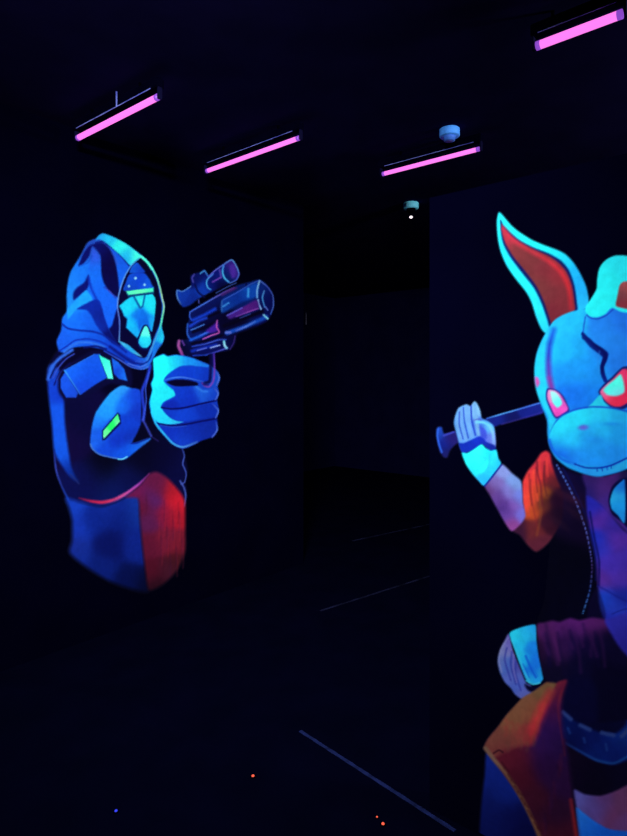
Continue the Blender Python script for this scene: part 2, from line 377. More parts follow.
A.fill((8,60,120), [(125.5,292),(153.8,288.5),(154,294),(128,297)], 1.1, False)
A.fill([(128,292,(74,248,196)),(140,291,(100,255,190)),(152,290,(60,240,200))], [(126,291.2),(153,287.8),(153.4,291.8),(128.4,294.9)], 1.2, False)
A.fill((4,10,80), [(143,325.5),(148.5,326.5),(152.5,343),(147.5,350),(140,349),(137,341)], 1.2)
A.fill([(146,331,(90,255,235)),(145,342,(34,215,242)),(141,345,(24,180,240)),(149,344,(30,200,245))], [(144.3,326.8),(147.8,328),(151,341.5),(147,347.6),(141.4,347),(138.4,341)], 1.2)
A.fill([(143,314,(12,104,228)),(147,322,(12,90,220))], [(141.5,309.5),(144.5,313),(148,320),(150.6,330),(147,324.6),(142,324.5),(139,331),(138,322)], 1.4, a=.8)
A.line((10,90,180), [(118.8,306),(122,311),(124,316),(127,319),(126,327.5)], 1, 1, .5)
# rim of the opening
A.line([(60,200,245),(70,140,240),(90,150,240),(100,150,235),(80,110,210),(70,110,205),(90,160,225)], [(140,257.5),(132,264.5),(124.5,276.5),(119.3,292),(117.3,306),(119.3,320),(119.4,332),(119,341.5)], 1.2, 1.1)
A.fill([(122,343,(60,170,230)),(132,349,(24,150,225)),(140,356,(80,170,225))], [(118.6,341),(127.5,344.5),(134,350),(142,357),(133,353.5),(124,347)], 1.1)
A.line([(80,255,238),(110,255,225),(110,245,200),(130,220,170),(170,215,170),(150,215,170),(100,240,170),(60,225,210)], [(141,256.8),(149,264),(156,276),(159.8,288),(162.2,299),(163.8,307),(162,318),(160,328)], 1.5, 1.1)
A.line((80,255,232), [(141,256.5),(147,262),(152,269)], 2.4, 1.3)
A.line([(60,200,225),(70,150,210),(40,120,210)], [(160,328),(155.5,338),(151,350),(147,360)], 1.2, 1.1)

# pistol
A.part('pistol', [(187,339),(186,328),(189,320),(190,312),(205,302),(222,292),(238,285),(250,282),(259,279.5),(266,284),(272,293),(274,304),(272,312),(267,321),(250,329),(237,334),(235,343),(229,350),(215,353),(214.5,362),(214,366),(210,366),(210,354),(196,357),(183,356),(177,350),(176.5,342),(181,340)],
       [(190,332,(6,22,100)),(210,320,(4,4,48)),(225,322,(4,3,38)),(240,298,(6,26,105)),(256,290,(8,36,125)),(268,302,(6,12,85)),(230,336,(5,6,56)),(200,350,(6,12,84)),(184,348,(4,4,40)),(215,345,(7,14,92)),(205,308,(7,18,95))], f=1.4)
# scope part
A.part('scope', [(177,289.5),(182,291),(190.5,286.5),(190.5,276),(195,273.5),(200,272),(204,269.5),(208,275),(215,269.5),(224,263),(231.5,259.5),(236.5,265),(239.5,274),(236,280),(229,283.5),(218,289),(208,293.5),(198,299),(190,305),(183,307),(178,301),(176,294)],
       [(184,296,(12,52,168)),(190,300,(9,36,140)),(203,288,(12,54,176)),(196,280,(6,16,95)),(212,284,(7,18,105)),(220,274,(10,20,120)),(233,270,(50,30,140)),(226,276,(5,30,105)),(222,286,(4,6,60))], f=1.4)
A.line([(40,70,150),(80,130,200),(70,120,200),(60,110,200),(80,130,215)], [(181,304),(177.4,298),(177,290.5),(182.5,291.5),(190.6,286.4)], 1.2, 1)
A.line((60,60,160), [(194,274.5),(192,278),(193.2,282)], 1.6, 1.2)
A.line([(60,150,220),(60,140,225),(40,100,200)], [(200.3,273.4),(204.4,271),(207.4,275.5)], 1.5, 1.1)
A.line((5,8,70), [(195,285),(198,292),(204,297)], 1.6, 1.4)
A.line((60,70,170), [(198.5,300),(198.8,303)], 1.2, 1)
A.line([(60,110,220),(64,165,235),(64,165,235),(50,130,220)], [(213,274),(207.3,279.5),(206.4,284),(208,288),(210.5,289.5)], 1.5, 1.1)
A.line([(70,100,215),(100,100,215),(80,120,220),(80,160,235),(90,170,235),(70,120,225),(60,90,215),(70,120,220)], [(208,277),(215,270.5),(223,265),(231.5,260),(236,266),(238.8,274),(236,280),(230,283)], 1.2, 1.1)
A.line([(60,120,225),(60,170,240),(70,180,240),(60,140,230)], [(223.4,265.5),(222.4,272),(224.4,278),(228.6,282)], 1.9, 1.2)
A.line((110,64,190), [(212.5,282),(220.5,277.5)], 1.5, 1.3)
A.line((90,70,190), [(219.6,270),(221,277)], 2, 1.5, .8)
A.fill((70,40,165), [(230,266),(234,264),(236,270),(235.5,276),(232,278),(230,272)], 2)
# barrels and frame
A.line((4,3,30), [(191,323),(203,319),(217,313),(221,311)], 2.2, 1.4)
A.line((4,3,34), [(193,332),(204,328),(214,323)], 3.0, 1.8)
A.line((4,3,30), [(192,343.5),(206,340.5),(222,335.5)], 2.4, 1.5)
A.line((4,3,30), [(224,326),(240,320),(262,311.5)], 4.0, 2)
A.line((4,6,60), [(246,283),(246.5,298)], 1.2, 1.2)
pl = A.line
pl([(50,90,220),(60,110,225),(90,70,170),(110,50,140)], [(190,312),(201,305.5),(214,298),(226,291.5),(234,288)], 1.5, 1.1)
pl((60,30,110), [(222,295),(236,288)], 2, 1.6)
pl([(50,90,200),(30,70,200)], [(190,312.5),(189.5,316.5),(191.5,320)], 1.3, 1)
pl((16,56,200), [(193,320),(204,315),(215,309)], 3.0, 2)
pl((22,60,205), [(190,326),(198,321),(206,318)], 2.6, 2)
pl([(30,80,190),(40,90,200),(20,80,200)], [(187.5,324),(187.3,334),(191,340)], 1.5, 1.2)
pl((22,84,215), [(190.5,340),(200,336),(210,331)], 2.6, 1.8)
pl((58,100,225), [(200,335.5),(209,331.5)], 1, 1)
A.fill((62,28,160), [(206,331),(213,325),(217.5,322),(218.5,330),(212,333)], 2)
pl([(150,70,165),(180,80,180),(170,70,170),(190,90,185),(150,70,180)], [(217,320.5),(216.5,327),(219,332.5),(211,335.5),(203,339)], 1.5, 1.1)
pl([(30,60,190),(60,90,215),(30,60,180)], [(192,346.5),(205,344),(218,340),(226,339.5)], 1.3, 1.1)
pl((14,40,170), [(192,351),(205,347.5),(216,345)], 3, 2)
pl([(20,40,150),(60,70,200),(90,100,210)], [(205,355),(217,351.5),(227,348)], 1.3, 1.1)
pl((130,160,240), [(210.5,347.8),(219.5,345.2)], 1.5, 1)
pl([(110,210,245),(150,220,250),(110,190,240)], [(223.8,341.5),(224.6,345.5),(226.5,348)], 2.4, 1.3)
pl((26,60,190), [(193,355.5),(207,355)], 1, 1.2)
A.fill([(235,300,(8,44,150)),(250,290,(12,70,185)),(226,308,(12,60,160))], [(222,300),(240,290),(257,283),(257,296),(240,303),(222,313)], 2)
pl((52,150,240), [(248.3,289),(248,296.5)], 2.2, 1.5)
pl([(120,180,240),(90,160,240)], [(259.3,281),(257,290),(257,297.5)], 1.9, 1.1)
pl((125,175,240), [(257.8,300),(259,305),(261,309)], 1.8, 1.1)
pl([(80,120,210),(60,80,190),(60,90,190),(70,110,210),(40,80,190)], [(260,281),(267,286.5),(272.5,295),(273.2,306),(270.5,314)], 1.2, 1.1)
pl([(70,130,210),(60,150,225),(60,130,215)], [(264,291),(262.3,298),(264.5,307)], 1.5, 1.2)
pl((80,110,210), [(265.5,307),(267.5,310)], 1.4, 1)
pl((40,90,175), [(221.8,301),(221.6,311)], 1.3, 1.1)
pl((50,130,220), [(223,306.5),(228.5,303)], 1.8, 1.2)
A.fill([(245,306,(84,28,135)),(255,302,(70,26,130)),(235,314,(64,30,140))], [(228,315),(243,307),(256,300),(258,308),(242,314),(230,319)], 2)
pl((88,84,215), [(227,315.5),(235,311.5),(242,308)], 1.3, 1.1)
pl([(90,50,170),(140,66,180),(130,66,180)], [(236,316.5),(248,312),(258,308.5)], 1.3, 1.1)
pl((18,70,190), [(227,333),(245,326.5),(266,317)], 4.2, 2)
pl([(60,90,210),(84,124,230),(50,100,220)], [(236,330.5),(246,326.5),(255,321.5)], 1.8, 1.2)
pl([(110,190,235),(120,215,245)], [(263.5,315),(267.5,318.6)], 2, 1.1)
pl((90,110,215), [(226,332.6),(230,332.6)], 2.4, 1.5)
pl((60,100,215), [(216,293),(228,286.5),(236,283)], .9, 1, .8)
pl((50,90,205), [(223,300),(236,293),(250,284.5),(258,281)], 1.0, 1, .9)
pl((60,120,220), [(191,330),(196,328),(204,324.5)], 1.1, 1)
pl((90,110,225), [(197,350.5),(206,348)], 1.0, 1)
pl((70,100,215), [(240,318),(250,314)], 1.0, 1, .6)
pl((50,34,120), [(235,336),(233.5,343),(230,349)], 1.1, 1.2)
pl([(140,70,150),(150,70,150),(120,50,150)], [(179,341),(178.4,346),(180.5,351),(182.5,356)], 3, 1.4)
pl((84,50,150), [(182,341),(184,345)], 1.6, 1.3)

# glove
A.part('glove', [(153,361),(154.5,357.5),(163,354),(168,356),(176,354.6),(190,357),(203,362),(210,365),(215,369),(218.6,373),(219.8,380),(217.5,386),(218.6,393),(217,400),(218.6,409),(217,418),(217.6,428),(214,436),(202,440.5),(192,445.5),(184,448.5),(176,446.5),(167,439),(158,428.5),(153,420),(150,410),(149,402),(152,390),(150.6,384),(153.5,376)],
       [(190,395,(14,50,195)),(200,430,(11,36,160)),(180,432,(12,44,180)),(210,375,(20,70,200)),(175,380,(14,62,205))], f=1.2)
A.fill([(158,362,(30,250,246)),(155,375,(30,248,246)),(165,363,(30,240,246)),(175,361,(26,190,246)),(190,361,(22,140,244)),(204,365,(24,116,235)),(158,395,(30,222,246)),(168,393,(28,216,244)),(155,408,(30,212,250)),(165,418,(30,200,250)),(178,422,(40,180,240))],
       [(153,361),(154.5,358),(163,354.6),(168,356.4),(176,355.2),(190,357.6),(203,362.8),(209,365.6),(205,368),(192,365.5),(181,366),(174,369.5),(166,376),(163.6,381),(168,386),(173,390),(175.6,395),(170,398.5),(163.5,402),(161,406.5),(163.5,411.5),(169,417),(176,420.6),(183,422),(172,424.6),(160,423.5),(153,418),(149.6,403),(152.2,390),(151.2,384),(153.8,376)], 1.3)
A.fill([(175,372,(12,62,208)),(195,370,(12,62,210)),(207,375,(12,50,190)),(185,374,(12,54,205))], [(164.6,380),(168,375),(175,370.5),(185,367),(197,366.5),(208,368),(211,376),(209,383.5),(197,381),(180,378),(169,381)], 1.6)
A.line([(40,110,230),(70,130,235),(60,110,225),(30,70,200)], [(165,380),(172,378),(182,377.2),(194,379.5),(204,382)], 1.2, 1.2)
A.fill((4,2,38), [(166.5,382),(176,379.5),(188,380),(197,382.5),(197,386),(186,386.5),(174,386)], 1.4)
A.fill([(180,393,(12,54,200)),(205,392,(26,94,225)),(190,400,(12,46,190)),(212,396,(16,56,195)),(168,405,(12,36,170))], [(175,389),(186,386.6),(198,386),(203,389.5),(210,389),(216,387),(218,393),(216,399.5),(205,403),(190,406),(175,408.5),(163,407),(166,402.5),(175,397.5)], 1.5)
A.line((48,120,235), [(196,387),(202,391),(207,391.5)], 1.8, 1.6, .7)
A.line((5,8,88), [(161.5,407.5),(172,409),(185,407.6),(200,404),(216,400.5)], 1.7, 1.3)
A.fill([(180,413,(14,62,210)),(205,411,(11,42,175)),(170,413,(12,50,190)),(190,418,(13,56,200))], [(165,410.5),(178,410.5),(195,407),(212,403.5),(217.5,408),(216.5,416),(200,419),(185,421.5),(173,419)], 1.5)
A.line((5,10,95), [(157,423.5),(170,425.6),(185,424.4),(200,421.5),(216,418.5)], 1.8, 1.3)
A.fill([(170,430,(12,44,185)),(190,432,(11,40,170)),(210,428,(12,38,160)),(182,443,(16,60,205))], [(159,426),(172,427.8),(188,427),(204,423.5),(215.5,421.5),(216,430),(211,436.5),(198,441),(184,446),(175,442),(166,434)], 1.5)
for p in ([(215,370),(219,377),(216.5,385)], [(213.6,387.4),(218,393.4),(215.4,399.6)], [(212.6,404),(218.2,410.5),(215.6,417.6)], [(216,422),(217,430),(212,437)]):
    A.line([(30,60,190),(74,112,222),(60,90,210)], p, 1.5, 1.2)
A.line([(30,200,248),(34,180,246),(40,170,240),(50,160,240),(70,140,225),(40,80,190)], [(151.5,412),(156,424),(164,434),(173,443.5),(183,447),(197,442)], 2.0, 1.2)
A.line((50,90,210), [(160,425),(172,427),(186,426)], 1, 1, .5)
A.line([(60,36,160),(110,60,190),(100,60,180),(70,40,150)], [(213.8,354),(214.4,368),(213.4,380),(209.5,386.5),(205,386),(202,383)], 1.8, 1.2)
A.line((5,6,60), [(210.4,355),(210.6,370),(209.4,381),(205,383)], 3.2, 1.6, .8)
A.line((30,20,110), [(208,385),(203,384.5)], 1.2, 1)

rl = empty('wall_mural', (2.63, WALL_Y, .16))
tag(rl, 'glowing blue wall painting of a hooded masked figure aiming a large pistol', 'mural')
A.build(rl, np.array([0, -.0016, 0]))

# ---- right partition: rabbit-masked figure with a bat over the shoulder
ys = np.arange(-.12, 1.094, .0031); zs = np.arange(.01, 2.28, .0031)
YY, ZZ = np.meshgrid(ys, zs)
B = Art(np.stack([np.full(YY.size, PART_X), YY.ravel(), ZZ.ravel()], 1), YY.shape, BG); B.flip = True

# jacket body behind everything
B.part('jacket', [(549,454),(556,464),(568,470),(588,476),(600,478),(604,500),(600,540),(599,590),(606,616),(604,628),(575,632),(540,632),(548,600),(552,560),(555,520)],
       [(565,500,(26,10,44)),(575,520,(12,5,36)),(560,560,(2,2,20)),(580,480,(10,6,50)),(590,600,(3,3,28)),(575,590,(2,2,22))], f=5)
B.part('neck', [(583,474),(605,476),(630,470),(700,470),(700,540),(640,540),(615,520),(600,505),(587,498),(586,488)],
       [(590,482,(44,26,100)),(600,490,(66,34,120)),(612,480,(62,30,112)),(606,502,(60,36,140)),(625,482,(24,20,70)),(590,494,(30,24,110))], f=2.5)
B.part('chest', [(587,496),(597,501),(607,510),(617,522),(632,535),(700,560),(700,640),(625,640),(606,622),(600,606),(598,588),(596,560),(591,535),(587,512)],
       [(592,508,(34,36,176)),(600,520,(78,40,165)),(602,545,(50,50,200)),(596,540,(22,42,190)),(615,540,(78,42,170)),(610,565,(66,46,190)),(602,580,(84,44,165)),(620,580,(74,46,180)),(625,560,(66,44,180)),(612,525,(50,36,160)),(603,598,(26,66,215)),(615,606,(34,60,200)),(622,596,(24,36,160)),(612,622,(34,44,190)),(640,600,(40,44,180)),(625,620,(40,50,195))], f=2.5)
B.line((10,12,90), [(590,512),(594,535),(599,560),(599,585)], 1.6, 2)
B.line((20,26,140), [(598,586),(608,591),(620,598),(640,606)], 1.4, 1.8, .7)
B.line((16,26,130), [(612,614),(625,609),(640,610)], 1.1, 1.3, .7)
B.fill((6,8,60), [(608.5,500),(612,487),(621,479),(640,478),(660,500),(660,560),(624,524),(612,514)], 1.5)
B.fill([(616,495,(36,170,245)),(620,505,(24,150,245)),(618,488,(20,110,225)),(624,518,(24,140,240))], [(610.4,500),(614,489),(621.5,481.5),(625,482),(625,522),(618,515),(612,509)], 1.3)
B.fill((14,8,56), [(606,618),(598,588),(590,600),(588,620)], 2, a=.5)
B.line([(70,110,210),(64,100,205),(84,110,215),(80,90,190),(70,80,180),(60,40,110),(44,76,170),(50,110,190)], [(557,465),(567,483),(577,504),(586,530),(590.6,552),(592.2,568),(590,590),(583,613)], 1.4, 1.1, dots=34)
B.line((10,16,90), [(563,468),(572,485),(583,508),(590,532),(595,555),(596,580)], 1.4, 2, .8)

# raised arm: sleeve, forearm, wrap, bat, hand
B.part('jacket_sleeve', [(523,482),(528,471),(536,461),(541,453.5),(546,451),(550,454),(552,464),(556,476),(563,495),(562,520),(550,541),(537,551.5),(528,545),(520,535),(513,530),(524,518),(523,500)],
       [(525,485,(222,58,62)),(530,475,(214,54,62)),(545,458,(200,48,64)),(536,465,(190,44,64)),(540,478,(200,48,52)),(528,500,(222,72,46)),(524,500,(220,60,70)),(534,510,(180,70,40)),(537,490,(196,62,44)),(543,492,(120,62,34)),(550,480,(84,26,40)),(533,530,(96,34,44)),(538,545,(84,30,52)),(520,531,(52,20,50)),(548,520,(50,16,38)),(557,500,(30,8,36)),(543,505,(76,32,36)),(558,515,(24,8,34)),(547,470,(170,40,54))], f=2)
B.line((90,24,44), [(537,462),(538,474),(541,486),(542,505)], 1.8, 1.8, .7)
B.line((120,34,40), [(529,474),(530,490),(534,510),(538,530)], 1.6, 2, .5)
B.line((225,74,56), [(534,470),(535,484),(538,500)], 2, 2, .6)
B.line((70,24,40), [(545,466),(544,480),(547,496)], 1.2, 2, .6)
B.line((130,70,40), [(540,500),(541,515),(537,535)], 2, 2.4, .5)
B.part('forearm', [(485,485.5),(493,476),(502,464.5),(512,473),(521,481),(522.5,492),(523,502),(525.6,516),(520,525),(512,531),(506,524),(497,508),(490,495)],
       [(503,470,(120,140,220)),(515,482,(110,146,225)),(520,498,(100,120,220)),(496,484,(110,96,180)),(490,490,(84,52,120)),(500,500,(84,52,140)),(508,515,(96,62,160)),(514,505,(116,80,180)),(512,525,(130,64,150)),(522,514,(104,100,210)),(508,492,(112,110,200)),(505,508,(70,44,130)),(498,496,(92,64,150))], f=1.8)
B.part('baseball_bat', [(436.6,430),(438.5,427),(442,427.5),(444.5,433.5),(456,431),(470,425),(485,419.5),(512,411),(541,402.5),(543,413),(515,420),(498,425.5),(470,438),(457,443.5),(450.5,450),(447.5,457),(444,457),(440,451),(437.6,440)],
       [(439,433,(20,56,160)),(442,445,(12,26,125)),(446,454,(20,22,90)),(450,438,(26,22,100)),(500,420,(15,28,122)),(530,412,(17,28,125)),(538,410,(20,32,135)),(510,421,(12,17,88))], f=1.5)
B.line([(40,80,200),(70,150,235),(70,150,240),(60,110,225),(60,120,235)], [(487,418.5),(502,414),(518,409.5),(540,403)], 1.3, 1.1)
B.line((50,44,160), [(502,424),(520,419),(542,412.5)], 1.2, 1.4, .7)
B.line((50,60,180), [(444,435.5),(454,432)], 1.6, 1.4)
B.line((36,84,205), [(438.5,429),(437.6,436),(439.5,445),(442,452)], 1.8, 1.4)
B.part('hand', [(474.5,401.5),(477.5,404),(480.5,411),(482,418),(487,420.5),(492.5,424.5),(495,430),(496,446),(491,448.5),(484,444),(478,446),(464,452.6),(460,446),(457,435),(454.2,424),(455,417),(458,409),(461,406.5),(466,404.5),(469,405.5),(471,406)],
       [(458,425,(70,134,212)),(465,415,(90,150,220)),(476,410,(110,170,228)),(488,427,(80,170,235)),(493,440,(110,140,230)),(488,440,(70,90,215)),(470,430,(80,140,225)),(480,425,(50,90,200))], f=1.3)
B.line((92,146,215), [(457,417),(457.5,426),(461,440)], 2.6, 1.5)
B.line((92,146,218), [(461,409),(461.5,422),(466.5,440)], 3, 1.5)
B.line((94,150,224), [(467,407),(468,420),(472,436.5)], 3.6, 1.5)
B.line((98,154,215), [(474.6,404.5),(476,414),(476.5,421),(479,434)], 3.8, 1.6)
B.line((36,54,170), [(459.6,412),(459.6,425),(463.4,439)], .9, 1.1)
B.line((34,60,180), [(463.6,407.5),(464.6,421),(468.5,438)], 1.1, 1.1)
B.line((30,54,180), [(471.2,406),(472,420),(475.6,435)], 1.5, 1.2)
B.line((70,90,190), [(474.4,420),(479,419),(481,420.5)], 1.0, 1.1)
B.line([(100,190,240),(90,190,240),(110,180,240),(110,150,235)], [(477,422),(484,422.5),(490,426.5),(493,433),(494,443)], 2.6, 1.6)
B.fill((54,74,205), [(480,426),(486,430),(487,437),(484,441),(481,436)], 2)
B.fill([(465,446,(14,40,170)),(480,440,(18,44,190)),(490,448,(18,36,150))], [(459,443.5),(464,443),(471,440),(479,436.5),(483,438),(487,442),(495,445.5),(496,451),(489,450),(482,444.5),(474,450),(463,453)], 1.4)
B.part('wrist_wrap', [(462,453),(467,453),(473,450),(481.5,444.5),(486,448),(491,450.5),(496.5,450),(498.5,458),(501,464),(493,475),(484.5,485.5),(479,481),(472,473),(466,464)],
       [(470,458,(40,250,248)),(480,452,(44,250,248)),(482,465,(40,246,250)),(475,468,(34,215,248)),(492,460,(40,226,250)),(497,462,(34,190,248)),(484,480,(34,176,246)),(492,470,(34,190,250)),(488,454,(30,210,246)),(466,456,(34,210,236))], f=1.3)
B.line((20,40,150), [(501.5,465),(493,476),(485,486)], 1.6, 1.2)
B.line((34,190,235), [(478,455),(486,459),(480,466)], 1.4, 2, .6)
B.line((34,180,230), [(490,456),(489,466),(483,476)], 1.6, 2, .5)

# head
B.part('rabbit_ear', [(498.6,213),(501,213.4),(505,218),(512,226),(520,232.5),(532,240),(545,245.5),(556,249.5),(565,254),(573,262),(580,273),(586,286),(588.6,298),(588,307),(575,314),(560,324),(550,333),(545.5,333),(541,328),(536,316),(532,303),(526,291.5),(516,279),(507,266),(501,252),(498,238),(497,222)],
       [(499,230,(34,216,240)),(506,255,(30,206,240)),(520,280,(32,220,244)),(535,305,(34,214,244)),(544,326,(34,200,244)),(515,232,(34,228,240)),(540,246,(32,228,242)),(560,256,(30,210,244)),(575,272,(24,170,244)),(583,290,(26,160,244)),(582,305,(34,180,246))], f=1.4)
B.fill((10,20,90), [(500.6,220),(504,226),(511,233),(521,241),(534,247.6),(549,253.5),(561,260.5),(569,270),(574.5,285),(577,302),(577,312),(563,322),(551.5,330),(546.5,317),(541.5,303),(534,288),(523,274),(511,258),(503.5,244),(501,232)], 1.6)
B.fill([(506,236,(160,46,66)),(518,252,(112,46,54)),(530,264,(104,44,52)),(545,272,(112,40,54)),(550,290,(104,42,52)),(563,300,(112,40,52)),(556,276,(130,40,54)),(555,316,(104,34,50)),(540,284,(104,48,52))],
       [(501.8,224),(505,229),(512,236.5),(522,243.5),(535,250),(549,256),(559,263),(567,272.5),(572,286),(574.5,302),(574.5,310.5),(562,319.5),(553,325),(549.5,318),(544.5,303),(537,287),(526,272),(513,256),(505.5,243),(502.6,234)], 1.5)
B.line([(170,46,72),(185,46,70),(180,44,64),(195,44,60),(196,40,54),(198,38,52),(160,34,52)], [(503.8,229),(513,239.5),(530,250.5),(548,260.5),(561.5,272.5),(569,288),(571.5,308)], 3.6, 4, .9)
B.part('rabbit_head', [(553,322),(561,316),(572,311.5),(584,309),(600,306),(620,300),(640,306),(656,322),(664,350),(664,385),(658,415),(655,445),(640,462),(622,471),(600,476.5),(585,474),(568,467.5),(556,458),(549.6,446),(547.6,434),(547,420),(541,404),(536,388),(534.6,370),(537,353),(543,338)],
       [(560,330,(32,178,244)),(570,325,(30,180,246)),(575,345,(26,160,244)),(560,350,(28,176,246)),(565,375,(24,140,242)),(580,370,(24,146,246)),(595,375,(24,136,244)),(580,395,(20,112,238)),(565,395,(20,106,235)),(595,395,(20,122,240)),(605,325,(30,124,240)),(600,340,(30,130,244)),(615,345,(30,124,240)),(620,360,(28,116,236)),(540,390,(32,190,240)),(620,320,(28,110,235)),(555,410,(24,150,240)),(650,350,(26,110,230))], f=1.5)
B.fill([(545,340,(34,184,242)),(538,360,(32,196,242)),(539,380,(34,196,244)),(543,400,(34,196,242)),(549,418,(34,190,242))], [(554,322),(547,333),(540,346),(535.6,362),(535.4,378),(538,393),(543,406),(548,416),(550,430),(556,420),(550,405),(546.5,390),(545.4,372),(547,355),(552,340),(556,329)], 1.5)
B.line([(24,96,225),(24,60,200),(44,44,185),(84,44,175),(110,40,165),(116,46,175)], [(554,330),(549.8,345),(548.6,360),(549.4,376),(552,388)], 4.4, 4.4)
B.line((130,50,160), [(549,378),(552,390)], 3.5, 3, .7)
B.fill((196,84,184), [(535.4,377),(538.5,378),(539.8,383),(537.6,387),(535.8,384)], 2)
B.fill([(590,342,(6,30,120)),(604,358,(6,18,110))], [(582.4,332),(584.5,337),(590,338.5),(597,345.5),(604,349),(608.6,353.5),(607,361),(603.6,368),(605.5,377),(607.5,381.5),(604,381.5),(600.8,374),(600.4,366),(602.4,357.5),(597,352.5),(590,347),(585,341),(582,338)], 1.4)
B.line((20,70,200), [(585.5,317),(584,326),(583,335)], 1.2, 1.3, .9)
B.line((40,130,225), [(600,350),(598,360),(599,372)], 1.2, 1.6, .5)
B.line([(6,26,120),(5,14,96),(5,12,90),(5,14,96),(8,30,140)], [(583,334),(592,343),(602,350),(605.6,356),(602.6,366),(603.6,374),(606,381)], 3.4, 1.4)
# eyes
B.fill((30,30,130), [(547.4,388.6),(556,389.5),(563.5,396),(569.5,409),(567,414),(556,418.5),(550,409),(546,398)], 1.3)
B.fill([(550,395,(220,130,200)),(553,410,(232,84,200)),(562,410,(236,80,205)),(558,415,(200,60,170)),(565,405,(200,80,190))], [(548.6,390),(556,391),(562,396.6),(568,408),(565.5,412),(556.5,416.6),(551.5,408),(547.6,398)], 1.3)
B.fill([(554,396,(150,236,246)),(557,402,(90,250,248))], [(550.6,391.6),(556,392.6),(561,399),(562,404),(557.5,407.5),(552.6,402)], 1.8)
B.fill((16,30,110), [(598.6,392),(604,384),(612,377),(622.5,367),(632,368),(640,385),(636,400),(624,409),(613,408),(604,402)], 1.3)
B.fill([(602,394,(228,110,180)),(608,401,(226,50,90)),(618,404,(215,40,80)),(624,375,(220,50,110)),(625,395,(220,40,90)),(635,390,(210,40,80))], [(600.4,392),(606,385),(613,379),(622.5,369.5),(630,371),(637,385),(633,398),(622,406),(613,406),(606,401)], 1.3)
B.fill([(610,388,(70,250,244)),(618,380,(80,252,246)),(614,393,(100,226,242))], [(603.6,390),(609,384),(615,379),(620.6,374.5),(623.6,382),(624.4,392),(617,396),(608,395)], 1.8)
B.fill([(596,402,(34,196,236)),(603,404,(34,190,240))], [(588.6,408),(593,402.5),(600.6,394.6),(604,401.5),(609,408)], 1.3)
# muzzle
B.line((18,70,200), [(550,437),(555,424),(563,415),(576,409.5),(592,407),(612,408),(632,413)], 1.6, 1.6)
B.fill([(556,430,(34,204,248)),(565,420,(34,206,250)),(580,415,(34,206,250)),(600,412,(34,190,246)),(620,415,(30,166,240)),(555,445,(30,176,248)),(570,440,(32,186,250)),(590,440,(28,152,240)),(600,430,(30,170,244)),(620,435,(26,150,240)),(570,455,(26,132,244)),(590,458,(26,140,250)),(615,455,(26,136,244)),(596,448,(26,140,240)),(554,452,(16,80,220)),(562,459,(16,84,226)),(640,430,(26,140,235))],
       [(549,437),(554,425),(563,416),(576,410.5),(592,408),(612,409),(632,414),(648,424),(652,440),(640,454),(622,461),(605,466),(588,466),(572,462),(558,454),(550.6,446)], 1.4)
B.blob((24,126,236), 597, 440, 9, 4, 0, .5); B.blob((20,110,236), 612, 424, 10, 2, 0, .4)
B.blob((84,96,216), 583.5, 427.4, 5.2, 2.8, -4, 1.0, 1.6)
B.line((16,76,215), [(549.6,440),(553,450),(562,459),(575,464.5)], 2.4, 2, .8)
B.fill([(580,470,(30,140,240)),(600,471,(34,150,240)),(620,466,(34,160,236))], [(570,463),(580,466.5),(590,469),(604,468.5),(618,464),(632,457),(634,464),(620,471),(600,475.6),(585,473)], 1.3)
B.line((10,40,160), [(575,464),(586,467.6),(600,467.8),(612,465),(625,459),(640,452)], 1.4, 1.2)
for x, y in ((597,469),(602,468.8),(607,467.6),(611,466.4)):
    B.line((12,50,170), [(x,y-.5),(x+.6,y+2)], .9, 1)
# folded ear
B.part('folded_ear', [(630,256.5),(616,255.6),(606,260),(599.6,268),(597.4,279),(596.6,289),(591,299),(585.8,307),(586,312.5),(590,316.4),(597,317.4),(605,314.4),(612,308),(622,312),(636,312),(650,300),(655,280),(645,263)],
       [(605,275,(34,226,244)),(595,305,(36,234,248)),(615,262,(34,218,244)),(630,262,(34,216,244)),(645,280,(34,210,244)),(600,312,(34,226,248))], f=1.3)
B.line((20,60,190), [(587,315),(592,318.4),(599,318.6),(607,315),(613,309.5)], 1.2, 1.2)
B.fill([(620,295,(112,60,72)),(624,285,(150,70,80)),(622,305,(120,44,60))], [(616,305.5),(617.8,294),(620,285),(625,281.5),(640,283),(642,300),(632,309),(622,308)], 1.4)
B.fill((34,216,244), [(630,256),(650,270),(645,283),(630,281)], 1.2)

# lower body
B.part('trousers', [(487,752),(500,764),(515,785),(530,812),(545,850),(560,880),(480,880),(480,830),(482,800),(485,775)],
       [(490,775,(14,34,135)),(505,790,(13,32,130)),(495,820,(10,20,95)),(515,820,(8,14,82)),(530,830,(7,10,70)),(485,800,(10,22,100)),(500,860,(6,10,60))], f=2.5)
B.part('hip', [(560,700),(600,705),(700,700),(700,790),(630,792),(600,798),(574,792),(568,770),(560,730)],
       [(580,710,(5,6,50)),(600,715,(5,6,44)),(620,705,(6,8,52)),(580,770,(10,4,32)),(600,780,(8,4,30)),(620,775,(8,5,36)),(570,765,(16,6,34))], f=3)
B.part('belt', [(559,711),(570,718),(585,726),(600,732),(616,733),(626,724),(632,710),(700,700),(700,760),(640,758),(615,764),(598,761),(580,752),(566,742),(561,730)],
       [(570,728,(6,20,92)),(590,740,(8,22,100)),(612,748,(8,26,110)),(600,755,(8,28,110)),(620,735,(12,40,130)),(575,740,(6,14,75)),(615,715,(8,26,105))], f=3)
B.line([(20,40,110),(20,54,140),(24,70,160),(20,66,150),(22,70,160)], [(566,743),(580,751),(597,760),(614,763),(628,756)], 2.0, 2.2)
for p in ([(563,712),(571,719)], [(580.5,725),(590,729.5)], [(602,732.5),(613.5,735)], [(622,736),(628,730)]):
    B.line((38,60,135), p, 4.0, 2.2, .95)
